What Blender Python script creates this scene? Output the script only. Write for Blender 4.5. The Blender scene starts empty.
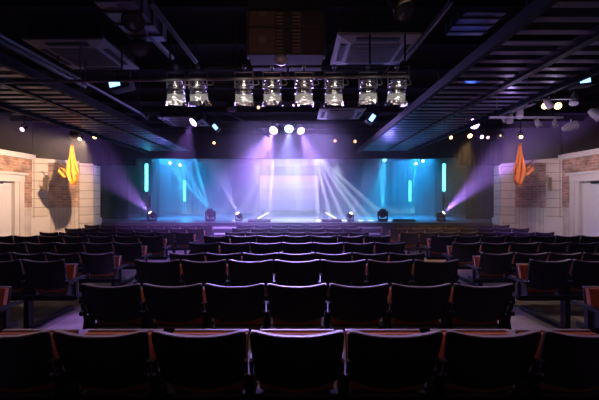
import bpy, bmesh, math, random
from mathutils import Vector, Matrix
random.seed(7)
PI = math.pi
C = bpy.context.scene.collection
F, CX, CY, H = 360.0, 297.0, 200.0, 1.58
def W(px, py, d):
    return Vector(((px - CX) * d / F, d, H - (py - CY) * d / F))

# ------------------------------------------------------------ materials
def mat(name, col=(0.5, 0.5, 0.5), rough=0.5, metal=0.0, em=None, es=0.0, noise=0.0, nscale=8.0, bump=0.0, bscale=60.0, spec=0.5, coat=0.0):
    m = bpy.data.materials.new(name); m.use_nodes = True
    nt = m.node_tree; b = nt.nodes['Principled BSDF']
    b.inputs['Base Color'].default_value = (*col, 1)
    b.inputs['Roughness'].default_value = rough
    b.inputs['Metallic'].default_value = metal
    b.inputs['Specular IOR Level'].default_value = spec
    b.inputs['Coat Weight'].default_value = coat
    if em is not None:
        b.inputs['Emission Color'].default_value = (*em, 1)
        b.inputs['Emission Strength'].default_value = es
    if noise > 0:
        tc = nt.nodes.new('ShaderNodeTexCoord'); n = nt.nodes.new('ShaderNodeTexNoise')
        n.inputs['Scale'].default_value = nscale; n.inputs['Detail'].default_value = 4
        mx = nt.nodes.new('ShaderNodeMix'); mx.data_type = 'RGBA'
        mx.inputs[6].default_value = (*[c * (1 - noise) for c in col], 1)
        mx.inputs[7].default_value = (*[min(1, c * (1 + noise)) for c in col], 1)
        nt.links.new(tc.outputs['Object'], n.inputs['Vector'])
        nt.links.new(n.outputs['Fac'], mx.inputs[0]); nt.links.new(mx.outputs[2], b.inputs['Base Color'])
    if bump > 0:
        tc = nt.nodes.new('ShaderNodeTexCoord'); n = nt.nodes.new('ShaderNodeTexNoise')
        n.inputs['Scale'].default_value = bscale; n.inputs['Detail'].default_value = 3
        bp = nt.nodes.new('ShaderNodeBump'); bp.inputs['Strength'].default_value = bump; bp.inputs['Distance'].default_value = 0.02
        nt.links.new(tc.outputs['Object'], n.inputs['Vector'])
        nt.links.new(n.outputs['Fac'], bp.inputs['Height']); nt.links.new(bp.outputs['Normal'], b.inputs['Normal'])
    return m

def brick_mat(name, c1, c2, mortar, bw, rh, ms=0.012, rough=0.85, bump=0.6, axes='XZ', offset=0.5, noise=0.25, spec=0.3):
    m = bpy.data.materials.new(name); m.use_nodes = True
    nt = m.node_tree; b = nt.nodes['Principled BSDF']; b.inputs['Roughness'].default_value = rough
    b.inputs['Specular IOR Level'].default_value = spec
    tc = nt.nodes.new('ShaderNodeTexCoord'); sp = nt.nodes.new('ShaderNodeSeparateXYZ'); cb = nt.nodes.new('ShaderNodeCombineXYZ')
    nt.links.new(tc.outputs['Object'], sp.inputs[0])
    nt.links.new(sp.outputs[axes[0]], cb.inputs['X']); nt.links.new(sp.outputs[axes[1]], cb.inputs['Y'])
    br = nt.nodes.new('ShaderNodeTexBrick'); br.offset = offset
    br.inputs['Color1'].default_value = (*c1, 1); br.inputs['Color2'].default_value = (*c2, 1); br.inputs['Mortar'].default_value = (*mortar, 1)
    br.inputs['Scale'].default_value = 1; br.inputs['Mortar Size'].default_value = ms; br.inputs['Mortar Smooth'].default_value = 0.2
    br.inputs['Brick Width'].default_value = bw; br.inputs['Row Height'].default_value = rh
    nt.links.new(cb.outputs[0], br.inputs['Vector'])
    n = nt.nodes.new('ShaderNodeTexNoise'); n.inputs['Scale'].default_value = 3.5; n.inputs['Detail'].default_value = 6
    nt.links.new(tc.outputs['Object'], n.inputs['Vector'])
    mr = nt.nodes.new('ShaderNodeMapRange'); mr.inputs[1].default_value = 0.3; mr.inputs[2].default_value = 0.7
    mr.inputs[3].default_value = 1 - noise; mr.inputs[4].default_value = 1 + noise
    nt.links.new(n.outputs['Fac'], mr.inputs[0])
    mx = nt.nodes.new('ShaderNodeVectorMath'); mx.operation = 'SCALE'
    nt.links.new(br.outputs['Color'], mx.inputs[0]); nt.links.new(mr.outputs[0], mx.inputs['Scale'])
    nt.links.new(mx.outputs[0], b.inputs['Base Color'])
    bp = nt.nodes.new('ShaderNodeBump'); bp.inputs['Strength'].default_value = bump; bp.inputs['Distance'].default_value = 0.01; bp.invert = True
    nt.links.new(br.outputs['Fac'], bp.inputs['Height']); nt.links.new(bp.outputs['Normal'], b.inputs['Normal'])
    return m

M = {}
M['black_plastic'] = mat('black_plastic', (0.010, 0.009, 0.012), 0.42, noise=0.3, nscale=5, bump=0.05, bscale=150, spec=0.35)
M['edge_plastic'] = mat('edge_plastic', (0.20, 0.17, 0.18), 0.5, spec=0.5)
M['rust_fabric'] = mat('rust_fabric', (0.34, 0.10, 0.042), 0.75, noise=0.25, nscale=30, bump=0.2, bscale=300, spec=0.25)
M['pan'] = mat('pan', (0.03, 0.022, 0.02), 0.4)
M['black_metal'] = mat('black_metal', (0.010, 0.010, 0.012), 0.55, metal=0.0, bump=0.04, spec=0.2)
M['steel'] = mat('steel', (0.45, 0.45, 0.48), 0.3, metal=1.0)
M['chrome'] = mat('chrome', (0.62, 0.58, 0.58), 0.20, metal=1.0, bump=1.0, bscale=24, noise=0.6, nscale=22)
M['pipe'] = mat('pipe', (0.30, 0.29, 0.28), 0.45, metal=0.7, bump=0.05)
M['truss_blue'] = mat('truss_blue', (0.022, 0.034, 0.055), 0.4, metal=0.3)
M['ceiling_black'] = mat('ceiling_black', (0.008, 0.008, 0.010), 0.9, noise=0.4, nscale=1.5, spec=0.05)
M['wall_dark'] = mat('wall_dark', (0.016, 0.014, 0.016), 0.9, noise=0.2, nscale=2, spec=0.1)
M['drape'] = mat('drape', (0.010, 0.010, 0.014), 0.9, noise=0.25, nscale=12, spec=0.1)
M['cassette'] = mat('cassette', (0.25, 0.245, 0.25), 0.5, bump=0.03)
M['cassette_dark'] = mat('cassette_dark', (0.10, 0.097, 0.10), 0.55, bump=0.3, bscale=80)
M['slot'] = mat('slot', (0.01, 0.01, 0.012), 0.7)
M['beam_dark'] = mat('beam_dark', (0.010, 0.016, 0.022), 0.6, spec=0.06, noise=0.4, nscale=2)
M['slat'] = mat('slat', (0.15, 0.15, 0.22), 0.35, metal=0.3, noise=0.7, nscale=1.6)
M['speaker_brown'] = mat('speaker_brown', (0.075, 0.045, 0.032), 0.6, bump=0.2, bscale=120)
M['speaker_dark'] = mat('speaker_dark', (0.02, 0.016, 0.016), 0.6)
M['stage_floor'] = mat('stage_floor', (0.34, 0.34, 0.38), 0.25, noise=0.2, nscale=2, spec=0.7)
M['stage_black'] = mat('stage_black', (0.012, 0.012, 0.014), 0.6)
M['backdrop'] = mat('backdrop', (0.13, 0.13, 0.17), 0.8, noise=0.08, nscale=1)
M['flat'] = mat('flat', (0.07, 0.07, 0.11), 0.8, noise=0.1, nscale=1)
M['tread'] = mat('tread', (0.55, 0.55, 0.60), 0.5, noise=0.1, nscale=10)
M['white_wood'] = brick_mat('white_wood', (0.74, 0.70, 0.64), (0.68, 0.64, 0.58), (0.32, 0.28, 0.25), 6.0, 0.27, 0.012, bump=0.5, offset=0.0, noise=0.08)
M['wainscot'] = brick_mat('wainscot', (0.72, 0.68, 0.63), (0.66, 0.61, 0.56), (0.42, 0.38, 0.34), 0.11, 3.0, 0.006, bump=0.5, offset=0.0, noise=0.14)
M['white_paint'] = mat('white_paint', (0.72, 0.70, 0.68), 0.45, noise=0.06, nscale=4)
M['door_paint'] = mat('door_paint', (0.70, 0.71, 0.74), 0.4, noise=0.05, nscale=4)
M['brick'] = brick_mat('brick', (0.36, 0.165, 0.11), (0.52, 0.33, 0.24), (0.50, 0.42, 0.36), 0.235, 0.082, 0.010, noise=0.45)
M['floor'] = brick_mat('floor', (0.09, 0.080, 0.080), (0.24, 0.20, 0.165), (0.02, 0.02, 0.02), 0.62, 0.62, 0.006, rough=0.34, bump=0.2, axes='XY', offset=0.0, noise=0.3, spec=0.5)
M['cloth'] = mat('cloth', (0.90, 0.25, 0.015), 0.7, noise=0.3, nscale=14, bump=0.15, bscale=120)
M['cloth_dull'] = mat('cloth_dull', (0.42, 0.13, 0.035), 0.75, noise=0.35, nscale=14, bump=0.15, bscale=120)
M['wood'] = mat('wood', (0.16, 0.08, 0.04), 0.5)
M['brass'] = mat('brass', (0.55, 0.42, 0.25), 0.35, metal=0.8)
def emis(name, col, s):
    return mat(name, (0.1, 0.1, 0.1), 0.4, em=col, es=s)
M['tube_cyan'] = emis('tube_cyan', (0.10, 0.88, 1.0), 5.5)
M['lens_white'] = emis('lens_white', (1.0, 0.93, 0.95), 9)
M['lens_warm'] = emis('lens_warm', (1.0, 0.52, 0.18), 7)
M['lens_dimwarm'] = emis('lens_dimwarm', (1.0, 0.50, 0.30), 2.2)
M['lens_violet'] = emis('lens_violet', (0.62, 0.34, 1.0), 16)
M['lens_blue'] = emis('lens_blue', (0.22, 0.62, 1.0), 16)
M['lens_cyan'] = emis('lens_cyan', (0.15, 0.75, 1.0), 6)
M['lens_pink'] = emis('lens_pink', (1.0, 0.55, 0.75), 3)
M['win_blue'] = emis('win_blue', (0.22, 0.45, 1.0), 3.5)
M['lens_off'] = mat('lens_off', (0.04, 0.04, 0.06), 0.08, spec=0.8)
M['screen'] = None

# ------------------------------------------------------------ mesh builder
class MB:
    def __init__(s): s.bm = bmesh.new()
    def box(s, c, size, R=None, bevel=0.0):
        mtx = Matrix.Translation(Vector(c)) @ (R.to_4x4() if R is not None else Matrix.Identity(4)) @ Matrix.Diagonal((*size, 1))
        r = bmesh.ops.create_cube(s.bm, size=1.0, matrix=mtx)
        if bevel:
            es = list({e for v in r['verts'] for e in v.link_edges})
            bmesh.ops.bevel(s.bm, geom=es, offset=bevel, segments=2, affect='EDGES', profile=0.7)
        return s
    def tube(s, p0, p1, r, n=10, r1=None):
        p0, p1 = Vector(p0), Vector(p1); d = p1 - p0
        q = d.to_track_quat('Z', 'Y').to_matrix().to_4x4()
        bmesh.ops.create_cone(s.bm, cap_ends=True, segments=n, radius1=r, radius2=r if r1 is None else r1, depth=d.length,
                              matrix=Matrix.Translation((p0 + p1) / 2) @ q)
        return s
    def path(s, pts, r, n=8):
        for a, b in zip(pts, pts[1:]): s.tube(a, b, r, n)
        for a in pts[1:-1]: s.ball(a, r, 8)
        return s
    def ball(s, c, r, n=12, sc=(1, 1, 1)):
        bmesh.ops.create_uvsphere(s.bm, u_segments=n, v_segments=max(6, n // 2), radius=r, matrix=Matrix.Translation(Vector(c)) @ Matrix.Diagonal((*sc, 1)))
        return s
    def lathe(s, prof, n=24, mtx=None):
        mtx = mtx or Matrix.Identity(4); rings = []
        for r, z in prof:
            rings.append([s.bm.verts.new(mtx @ Vector((r * math.cos(2 * PI * k / n), r * math.sin(2 * PI * k / n), z))) for k in range(n)])
        for a, b in zip(rings, rings[1:]):
            for k in range(n): s.bm.faces.new((a[k], a[(k + 1) % n], b[(k + 1) % n], b[k]))
        if prof[0][0] > 1e-4: s.bm.faces.new(list(reversed(rings[0])))
        if prof[-1][0] > 1e-4: s.bm.faces.new(rings[-1])
        return s
    def sheet(s, fn, nu, nv, thick_fn=None):
        """closed slab: fn(u,v,side) -> Vector, side 0 rear / 1 front"""
        g = [[[s.bm.verts.new(fn(i / nu, j / nv, k)) for j in range(nv + 1)] for i in range(nu + 1)] for k in (0, 1)]
        for i in range(nu):
            for j in range(nv):
                s.bm.faces.new((g[0][i][j], g[0][i + 1][j], g[0][i + 1][j + 1], g[0][i][j + 1]))
                s.bm.faces.new((g[1][i][j + 1], g[1][i + 1][j + 1], g[1][i + 1][j], g[1][i][j]))
        for i in range(nu):
            s.bm.faces.new((g[0][i + 1][0], g[0][i][0], g[1][i][0], g[1][i + 1][0]))
            s.bm.faces.new((g[0][i][nv], g[0][i + 1][nv], g[1][i + 1][nv], g[1][i][nv]))
        for j in range(nv):
            s.bm.faces.new((g[0][0][j], g[0][0][j + 1], g[1][0][j + 1], g[1][0][j]))
            s.bm.faces.new((g[0][nu][j + 1], g[0][nu][j], g[1][nu][j], g[1][nu][j + 1]))
        return s
    def poly(s, pts, z0, z1):
        a = [s.bm.verts.new((x, y, z0)) for x, y in pts]; b = [s.bm.verts.new((x, y, z1)) for x, y in pts]
        s.bm.faces.new(list(reversed(a))); s.bm.faces.new(b)
        for k in range(len(pts)): s.bm.faces.new((a[k], a[(k + 1) % len(pts)], b[(k + 1) % len(pts)], b[k]))
        return s
    def build(s, name, m, parent=None, smooth=None, bevel=0.0):
        bmesh.ops.recalc_face_normals(s.bm, faces=s.bm.faces)
        if bevel:
            es = [e for e in s.bm.edges if len(e.link_faces) == 2 and e.calc_face_angle(0) > math.radians(50)]
            bmesh.ops.bevel(s.bm, geom=es, offset=bevel, segments=2, affect='EDGES', clamp_overlap=True)
        me = bpy.data.meshes.new(name)
        if smooth:
            for f in s.bm.faces: f.smooth = True
            for e in s.bm.edges:
                if len(e.link_faces) == 2 and e.calc_face_angle(0) > math.radians(smooth): e.smooth = False
        s.bm.to_mesh(me); s.bm.free()
        o = bpy.data.objects.new(name, me); C.objects.link(o)
        me.materials.append(M[m] if isinstance(m, str) else m)
        if parent is not None: o.parent = parent
        return o

def tag(o, label=None, cat=None, group=None, kind=None):
    if label: o['label'] = label
    if cat: o['category'] = cat
    if group: o['group'] = group
    if kind: o['kind'] = kind
    return o
def empty(name, loc=(0, 0, 0), rz=0.0):
    o = bpy.data.objects.new(name, None); C.objects.link(o); o.empty_display_size = 0.1
    o.location = loc; o.rotation_euler = (0, 0, rz); return o
def copy_tree(o, parent=None):
    c = o.copy(); C.objects.link(c); c.parent = parent
    for ch in o.children: copy_tree(ch, c)
    return c
def light(kind, loc, power, col=(1, 1, 1), aim=None, size=0.1, angle=45, blend=0.5, name=None):
    ld = bpy.data.lights.new(name or (kind.lower() + '_light'), kind); ld.energy = power; ld.color = col
    if kind == 'AREA': ld.size = size; ld.spread = math.radians(angle) if angle < 180 else PI
    else: ld.shadow_soft_size = size
    if kind == 'SPOT': ld.spot_size = math.radians(angle); ld.spot_blend = blend
    o = bpy.data.objects.new(ld.name, ld); C.objects.link(o); o.location = loc
    if aim is not None: o.rotation_euler = (Vector(aim) - Vector(loc)).to_track_quat('-Z', 'Y').to_euler()
    return o

# ------------------------------------------------------------ room shell
CEIL = 3.95
STEP_Y = 8.2
def struct(mb, name, m, parent=None, **k):
    o = mb.build(name, m, parent, **k)
    if parent is None: o['kind'] = 'structure'
    return o
fl = MB(); fl.box((0, 2.6, -0.15), (18.4, 11.2, 0.3)); fl.box((0, 17.1, -0.25), (18.4, 17.8, 0.3))
struct(fl, 'floor', 'floor')
struct(MB().box((0, 11.4, CEIL + 0.05), (18.4, 29.2, 0.1)), 'ceiling', 'ceiling_black')
struct(MB().box((0, -3.05, 1.9), (18.4, 0.1, 4.2)), 'wall_back', 'wall_dark')
struct(MB().box((0, 26.05, 1.9), (18.4, 0.1, 4.4)), 'wall_stage_end', 'wall_dark')

BX, BY = 8.05, 11.0      # wall corner
DX, DY = 6.92, 12.15     # inner end of the splayed wall
def frame_m(A, B):
    """local frame for a wall face: x along A->B, y into the room's outside, z up"""
    A, B = Vector((*A, 0)), Vector((*B, 0)); x = (B - A).normalized()
    return A, x, (B - A).length
for side, sx in (('left', -1), ('right', 1)):
    A0 = (sx * BX, -3.0); A1 = (sx * BX, BY); A2 = (sx * DX, DY)
    def seg(P, Q, s0, s1, z0, z1, d0, d1, m, name, parent, mbx=None):
        """box standing on wall line P-Q from s0..s1, heights z0..z1, depth d0..d1 toward the room"""
        P, Q = Vector((*P, 0)), Vector((*Q, 0)); x = (Q - P).normalized(); n = Vector((-x.y, x.x, 0))
        if n.x * sx > 0: n = -n
        ang = math.atan2(x.y, x.x)
        ny = 1 if n.dot(Vector((-x.y, x.x, 0))) > 0 else -1
        mb = MB(); mb.box(((s0 + s1) / 2, ny * (d0 + d1) / 2, (z0 + z1) / 2), (s1 - s0, d1 - d0, z1 - z0))
        o = mb.build(name, m, parent); o.location = P; o.rotation_euler = (0, 0, ang)
        return o
    wl = empty('wall_' + side); wl['kind'] = 'structure'
    L1 = BY + 3.0; L2 = math.hypot(DX - BX, DY - BY)
    dy0, dy1 = 9.28 + 3, 10.22 + 3      # door opening along the wall
    # side wall: brick with wainscot, coping, dark wall above
    seg(A0, A1, 0, dy0 - 0.33, 1.36, 2.80, -0.2, 0.0, 'brick', 'brick_panel', wl)
    seg(A0, A1, dy1 + 0.33, L1, 1.36, 2.80, -0.2, 0.0, 'brick', 'brick_panel', wl)
    seg(A0, A1, dy0 - 0.33, dy1 + 0.33, 2.36, 2.80, -0.2, 0.0, 'brick', 'brick_panel', wl)
    seg(A0, A1, 0, dy0 - 0.33, -0.2, 1.36, -0.2, 0.02, 'wainscot', 'wainscot_panel', wl)
    seg(A0, A1, dy1 + 0.33, L1, -0.2, 1.36, -0.2, 0.02, 'wainscot', 'wainscot_panel', wl)
    seg(A0, A1, 0, L1, 2.80, 2.95, -0.2, 0.07, 'white_paint', 'coping', wl)
    seg(A0, A1, 0, L1, 2.95, CEIL, -0.2, -0.04, 'wall_dark', 'upper_wall', wl)
    # splayed wall with pilasters
    p1, p2 = 0.36, 1.22
    seg(A1, A2, -0.05, p1, -0.2, 2.86, -0.2, 0.07, 'white_wood', 'pilaster', wl)
    seg(A1, A2, -0.08, p1 + 0.05, -0.2, 1.02, -0.2, 0.11, 'white_paint', 'pilaster_base', wl)
    seg(A1, A2, p1, p2, 1.34, 2.80, -0.2, -0.02, 'brick', 'brick_panel', wl)
    seg(A1, A2, p1, p2, -0.2, 1.34, -0.2, 0.0, 'wainscot', 'wainscot_panel', wl)
    seg(A1, A2, p1, p2, 2.76, 2.86, -0.2, 0.04, 'white_paint', 'coping', wl)
    seg(A1, A2, p2, L2 + 0.02, -0.2, 2.80, -0.2, 0.07, 'white_wood', 'pilaster', wl)
    seg(A1, A2, 0, L2, 2.86, CEIL, -0.2, -0.04, 'wall_dark', 'upper_wall', wl)
    A3 = (sx * DX, DY + 0.42)
    seg(A2, A3, 0, 0.42, 0.98, 2.75, -0.2, 0.05, 'white_wood', 'pilaster', wl)
    seg(A2, A3, -0.05, 0.44, -0.2, 0.98, -0.2, 0.10, 'white_paint', 'pilaster_base', wl)
    seg(A2, A3, 0, 0.42, 2.75, CEIL, -0.2, -0.04, 'wall_dark', 'upper_wall', wl)
    # oval keyhole ornaments on the pilasters (small round outlet covers)
    # door
    dr = empty('door_1' if sx < 0 else 'door_2'); dr['kind'] = 'structure'
    seg(A0, A1, dy0, dy1, -0.1, 2.10, -0.12, -0.06, 'door_paint', 'door_leaf', dr)
    for z0, z1 in ((0.2, 0.62), (0.74, 1.16), (1.28, 1.58), (1.68, 1.98)):
        seg(A0, A1, dy0 + 0.12, dy1 - 0.12, z0, z1, -0.07, -0.045, 'door_paint', 'door_panel', dr)
    seg(A0, A1, dy0 - 0.16, dy0, -0.2, 2.16, -0.2, 0.04, 'white_paint', 'door_jamb', dr)
    seg(A0, A1, dy1, dy1 + 0.16, -0.2, 2.16, -0.2, 0.04, 'white_paint', 'door_jamb', dr)
    seg(A0, A1, dy0 - 0.32, dy0 - 0.16, -0.2, 2.16, -0.2, 0.07, 'white_paint', 'casing', dr)
    seg(A0, A1, dy1 + 0.16, dy1 + 0.32, -0.2, 2.16, -0.2, 0.07, 'white_paint', 'casing', dr)
    seg(A0, A1, dy0 - 0.33, dy1 + 0.33, 2.10, 2.30, -0.2, 0.08, 'white_paint', 'lintel', dr)
    seg(A0, A1, dy0 - 0.40, dy1 + 0.40, 2.30, 2.36, -0.2, 0.14, 'white_paint', 'cornice', dr)
    seg(A0, A1, dy0 + 0.05, dy1 - 0.35, 2.03, 2.075, -0.06, 0.0, 'slot', 'door_closer', dr)
    # outer side of the stage house
    struct(MB().box((sx * 9.15, 19.3, 1.8), (0.1, 13.6, 4.5)), 'wall_stage_' + side, 'wall_dark')
    # black wall from pilaster to stage house, behind the wall end
    struct(MB().box((sx * 8.05, 12.72, 1.8), (2.2, 0.08, 4.5)), 'trim_%d' % (1 if sx < 0 else 2), 'wall_dark')

# ------------------------------------------------------------ stage
SZ = 0.80; SY = 12.6
st = empty('stage', (0, SY, 0)); tag(st, kind='structure')
MB().box((0, 6.7, SZ / 2 - 0.12), (18.0, 13.4, SZ + 0.2)).build('stage_deck', 'stage_floor', st)
MB().box((0, -0.03, SZ / 2 - 0.1), (13.8, 0.06, SZ + 0.16)).build('stage_fascia', 'stage_black', st)
hd = MB(); hd.box((0, 12.75, 3.52), (13.9, 0.25, 0.95))
struct(hd, 'trim_3', 'wall_dark')
# stage steps
for sx in (-1, 1):
    t = empty('stage_steps', (sx * 2.52, SY - 0.08, -0.1))
    tag(t, 'short flight of pale stage steps at the %s of the centre seats' % ('left' if sx < 0 else 'right'), 'steps', 'stage steps')
    for k, z in enumerate((0.72, 0.54, 0.36, 0.20)):
        MB().box((0, -0.14 - 0.28 * k, z), (0.80, 0.28, 0.05), bevel=0.008).build('tread', 'tread', t)
        MB().box((0, -0.02 - 0.28 * k, z / 2), (0.76, 0.03, z)).build('riser', 'stage_black', t)
    for s in (-1, 1):
        MB().poly([(s * 0.38, -1.1), (s * 0.40, -1.1), (s * 0.40, -0.02), (s * 0.38, -0.02)], 0.0, 0.24).build('stringer', 'stage_black', t)

# pleated black drapes
def drape(name, x0, x1, y, z0, z1, label, m='drape', pitch=0.22, amp=0.025, kind=None, y1=None):
    n = max(8, int(abs(x1 - x0) / pitch) * 8); mb = MB(); y1 = y if y1 is None else y1
    ph = random.random() * 6
    def fn(u, v, s):
        x = x0 + (x1 - x0) * u; yy = y + (y1 - y) * u
        w = amp * math.sin(2 * PI * u * abs(x1 - x0) / pitch + 0.8 * math.sin(5 * u * 6.28 + ph)) * (1 - 0.35 * v)
        return Vector((x, yy + w + 0.01 * s, z0 + (z1 - z0) * v))
    mb.sheet(fn, n, 3)
    o = mb.build(name, m, smooth=60); tag(o, label, 'curtain'); return o
drape('stage_curtain', -6.85, -4.6, 20.8, SZ, 3.8, 'black pleated drape hanging behind the cyan tubes at stage left edge', pitch=0.3)
drape('stage_curtain', 4.6, 6.85, 20.8, SZ, 3.8, 'black pleated drape hanging behind the cyan tubes at stage right edge', pitch=0.3)
drape('stage_curtain', -9.0, -6.95, 14.8, SZ, 3.8, 'black side curtain on the stage beside the left pilaster', pitch=0.28)
drape('stage_curtain', 6.95, 9.0, 14.8, SZ, 3.8, 'black side curtain on the stage beside the right pilaster', pitch=0.28)
drape('stage_curtain', -7.3, -6.2, 16.9, SZ, 3.8, 'black stage leg curtain behind the nearer left cyan tube', pitch=0.28, y1=16.2)
drape('stage_curtain', 6.2, 7.3, 16.2, SZ, 3.8, 'black stage leg curtain behind the nearer right cyan tube', pitch=0.28, y1=16.9)
drape('valance_curtain', -6.85, -5.6, 12.5, 2.78, 3.6, 'short dark pleated valance hanging above the left end of the stage', 'drape', 0.16, 0.03)
drape('valance_curtain', 5.6, 6.85, 12.5, 2.78, 3.6, 'short dark pleated valance hanging above the right end of the stage', 'drape', 0.16, 0.03)
# backdrop and scenery flats
o = MB().box((0, 22.6, 2.24), (14.5, 0.06, 2.9)).build('backdrop', 'flat'); tag(o, 'wide plain grey cloth backdrop across the rear of the stage', 'backdrop')
for x, w, y, l in ((-4.35, 1.3, 20.4, 'tall grey scenery flat left of the screen, outer one'), (-3.05, 1.2, 21.2, 'tall grey scenery flat standing just left of the screen'),
                   (3.05, 1.2, 21.2, 'tall grey scenery flat standing just right of the screen'), (4.35, 1.3, 20.4, 'tall grey scenery flat right of the screen, outer one')):
    t = empty('scenery_flat', (x, y, SZ)); tag(t, l, 'scenery')
    MB().box((0, 0, 1.45), (w, 0.04, 2.9)).build('panel', 'backdrop', t)
    MB().tube((w * 0.3, 0.05, 0), (w * 0.3, 0.05, 2.6), 0.03).build('brace', 'wood', t)
# screen with projected bands
def screen_mat():
    m = bpy.data.materials.new('screen_glow'); m.use_nodes = True; nt = m.node_tree; b = nt.nodes['Principled BSDF']
    b.inputs['Base Color'].default_value = (0.10, 0.10, 0.12, 1); b.inputs['Roughness'].default_value = 0.7
    tc = nt.nodes.new('ShaderNodeTexCoord'); sp = nt.nodes.new('ShaderNodeSeparateXYZ'); nt.links.new(tc.outputs['Generated'], sp.inputs[0])
    cr = nt.nodes.new('ShaderNodeValToRGB'); cr.color_ramp.interpolation = 'LINEAR'
    e = cr.color_ramp.elements
    e[0].position = 0.0; e[0].color = (0.30, 0.26, 0.62, 1); e[1].position = 1.0; e[1].color = (1.0, 0.62, 0.84, 1)
    for p, c in ((0.28, (0.38, 0.30, 0.72, 1)), (0.30, (0.52, 0.40, 0.80, 1)), (0.60, (0.60, 0.46, 0.84, 1)), (0.63, (0.78, 0.62, 0.90, 1)), (0.80, (0.86, 0.66, 0.92, 1)), (0.82, (1.0, 0.66, 0.86, 1))):
        k = e.new(p); k.color = c
    nt.links.new(sp.outputs['Z'], cr.inputs[0]); nt.links.new(cr.outputs[0], b.inputs['Emission Color'])
    b.inputs['Emission Strength'].default_value = 0.75
    return m
M['screen'] = screen_mat()
t = empty('projection_screen', (-0.42, 20.2, 1.02)); tag(t, 'large pale lilac projection screen in three bands at the centre of the stage', 'screen')
MB().box((0, 0, 0.97), (3.35, 0.03, 1.94)).build('screen_surface', 'screen', t)
for x in (-1.70, 1.70): MB().box((x, 0, 0.97), (0.05, 0.05, 2.0)).build('frame_post', 'flat', t)
MB().box((0, 0, 1.96), (3.45, 0.05, 0.04)).build('frame_top', 'flat', t)
for x in (-1.5, 1.5): MB().box((x, 0.1, -0.11), (0.06, 0.5, 0.22)).build('foot', 'black_metal', t)

# cyan LED tubes on booms
for px, yb, yt, d, l in ((146.5, 191, 164, 13.5, 'bright cyan vertical light tube at the far left of the stage, the taller-looking nearer one'),
                        (184.5, 201, 181, 18.2, 'bright cyan vertical light tube further back on the left of the stage'),
                        (410, 201, 181, 18.2, 'bright cyan vertical light tube further back on the right of the stage'),
                        (444, 191, 164, 13.5, 'bright cyan vertical light tube at the far right of the stage, nearer one')):
    a = W(px, yb, d); b = W(px, yt, d)
    t = empty('light_tube', (a.x, d, SZ)); tag(t, l, 'tube light', 'cyan tube lights')
    MB().tube((0, 0, a.z - SZ), (0, 0, b.z - SZ), 0.055, 14).build('glowing_tube', 'tube_cyan', t)
    MB().tube((0, 0.08, 0.03), (0, 0.08, b.z - SZ + 0.1), 0.025).build('pole', 'black_metal', t)
    MB().lathe([(0.25, 0), (0.25, 0.02), (0.05, 0.05), (0.03, 0.08)], 20, Matrix.Translation((0, 0.08, 0))).build('base', 'black_metal', t)
    bx = MB(); bx.box((0.06, 0.02, a.z - SZ - 0.38), (0.12, 0.12, 0.42), bevel=0.01); bx.build('control_box', 'black_metal', t)
    dd = MB()
    for k in range(5): dd.box((0.06, -0.045, a.z - SZ - 0.55 + k * 0.085), (0.05, 0.01, 0.035))
    dd.build('display', 'white_paint', t)
    light('POINT', (a.x, d - 0.15, (a.z + b.z) / 2), 8, (0.02, 0.42, 1.0), size=0.3)

# ------------------------------------------------------------ moving heads / floor lamps on stage
def head(loc, aim, lens, label, s=1.0, dark=True):
    """moving-head: base, yoke arms, round head"""
    t = empty('moving_head_light', loc); tag(t, label, 'stage light')
    MB().box((0, 0, 0.05 * s), (0.30 * s, 0.26 * s, 0.10 * s), bevel=0.015 * s).build('base', 'black_metal', t)
    for k in (-1, 1): MB().box((k * 0.155 * s, 0, 0.22 * s), (0.035 * s, 0.12 * s, 0.28 * s), bevel=0.01 * s).build('yoke_arm', 'black_metal', t)
    q = Vector(aim).normalized().to_track_quat('Z', 'Y').to_matrix().to_4x4()
    mt = Matrix.Translation((0, 0, 0.27 * s)) @ q
    MB().lathe([(0.0, -0.15 * s), (0.08 * s, -0.14 * s), (0.125 * s, -0.07 * s), (0.13 * s, 0.03 * s), (0.11 * s, 0.12 * s), (0.10 * s, 0.15 * s), (0.085 * s, 0.15 * s)], 20, mt).build('lamp_head', 'black_metal', t, smooth=40)
    MB().lathe([(0.0, 0.165 * s), (0.06 * s, 0.16 * s), (0.084 * s, 0.152 * s), (0.08 * s, 0.14 * s), (0, 0.14 * s)], 18, mt).build('lens', lens, t, smooth=60)
    return t, Vector(loc) + Vector((0, 0, 0.27 * s)) + Vector(aim).normalized() * 0.2 * s
VIO = (0.42, 0.20, 1.0); LAV = (0.52, 0.40, 1.0); CYA = (0.05, 0.55, 1.0); TEA = (0.05, 0.8, 1.0)
K = 1.0
_, p = head((-5.30, 13.2, SZ), (-0.7, -0.5, 0.9), 'lens_white', 'small floor spotlight with violet beam below the nearer left cyan tube', 0.85)
light('SPOT', p, 1200, VIO, p + Vector((-0.55, -0.75, 0.85)), 0.03, 40, 0.95)
_, p = head((5.28, 13.2, SZ), (0.7, -0.5, 0.8), 'lens_white', 'small floor spotlight with violet beam below the nearer right cyan tube', 0.85)
light('SPOT', p, 3600, VIO, p + Vector((0.62, -0.7, 0.85)), 0.03, 30, 0.8)
_, p = head((-2.13, 13.2, SZ), (-0.4, -0.5, 0.9), 'lens_white', 'small floor spotlight with pale violet beam beside the left stage steps', 0.75)
light('SPOT', p, 1300, LAV, p + Vector((-0.42, 0.05, 0.9)), 0.03, 28, 0.8)
_, p = head((1.95, 13.2, SZ), (0.3, -0.5, 0.9), 'lens_white', 'small floor spotlight with pale violet beam beside the right stage steps', 0.75)
light('SPOT', p, 700, LAV, p + Vector((0.42, 0.05, 0.85)), 0.03, 26, 0.8)
_, p = head((-3.16, 13.15, SZ), (-0.35, 0.3, 0.9), 'lens_cyan', 'round black moving head light with blue beams at left front of stage', 1.05)
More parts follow.
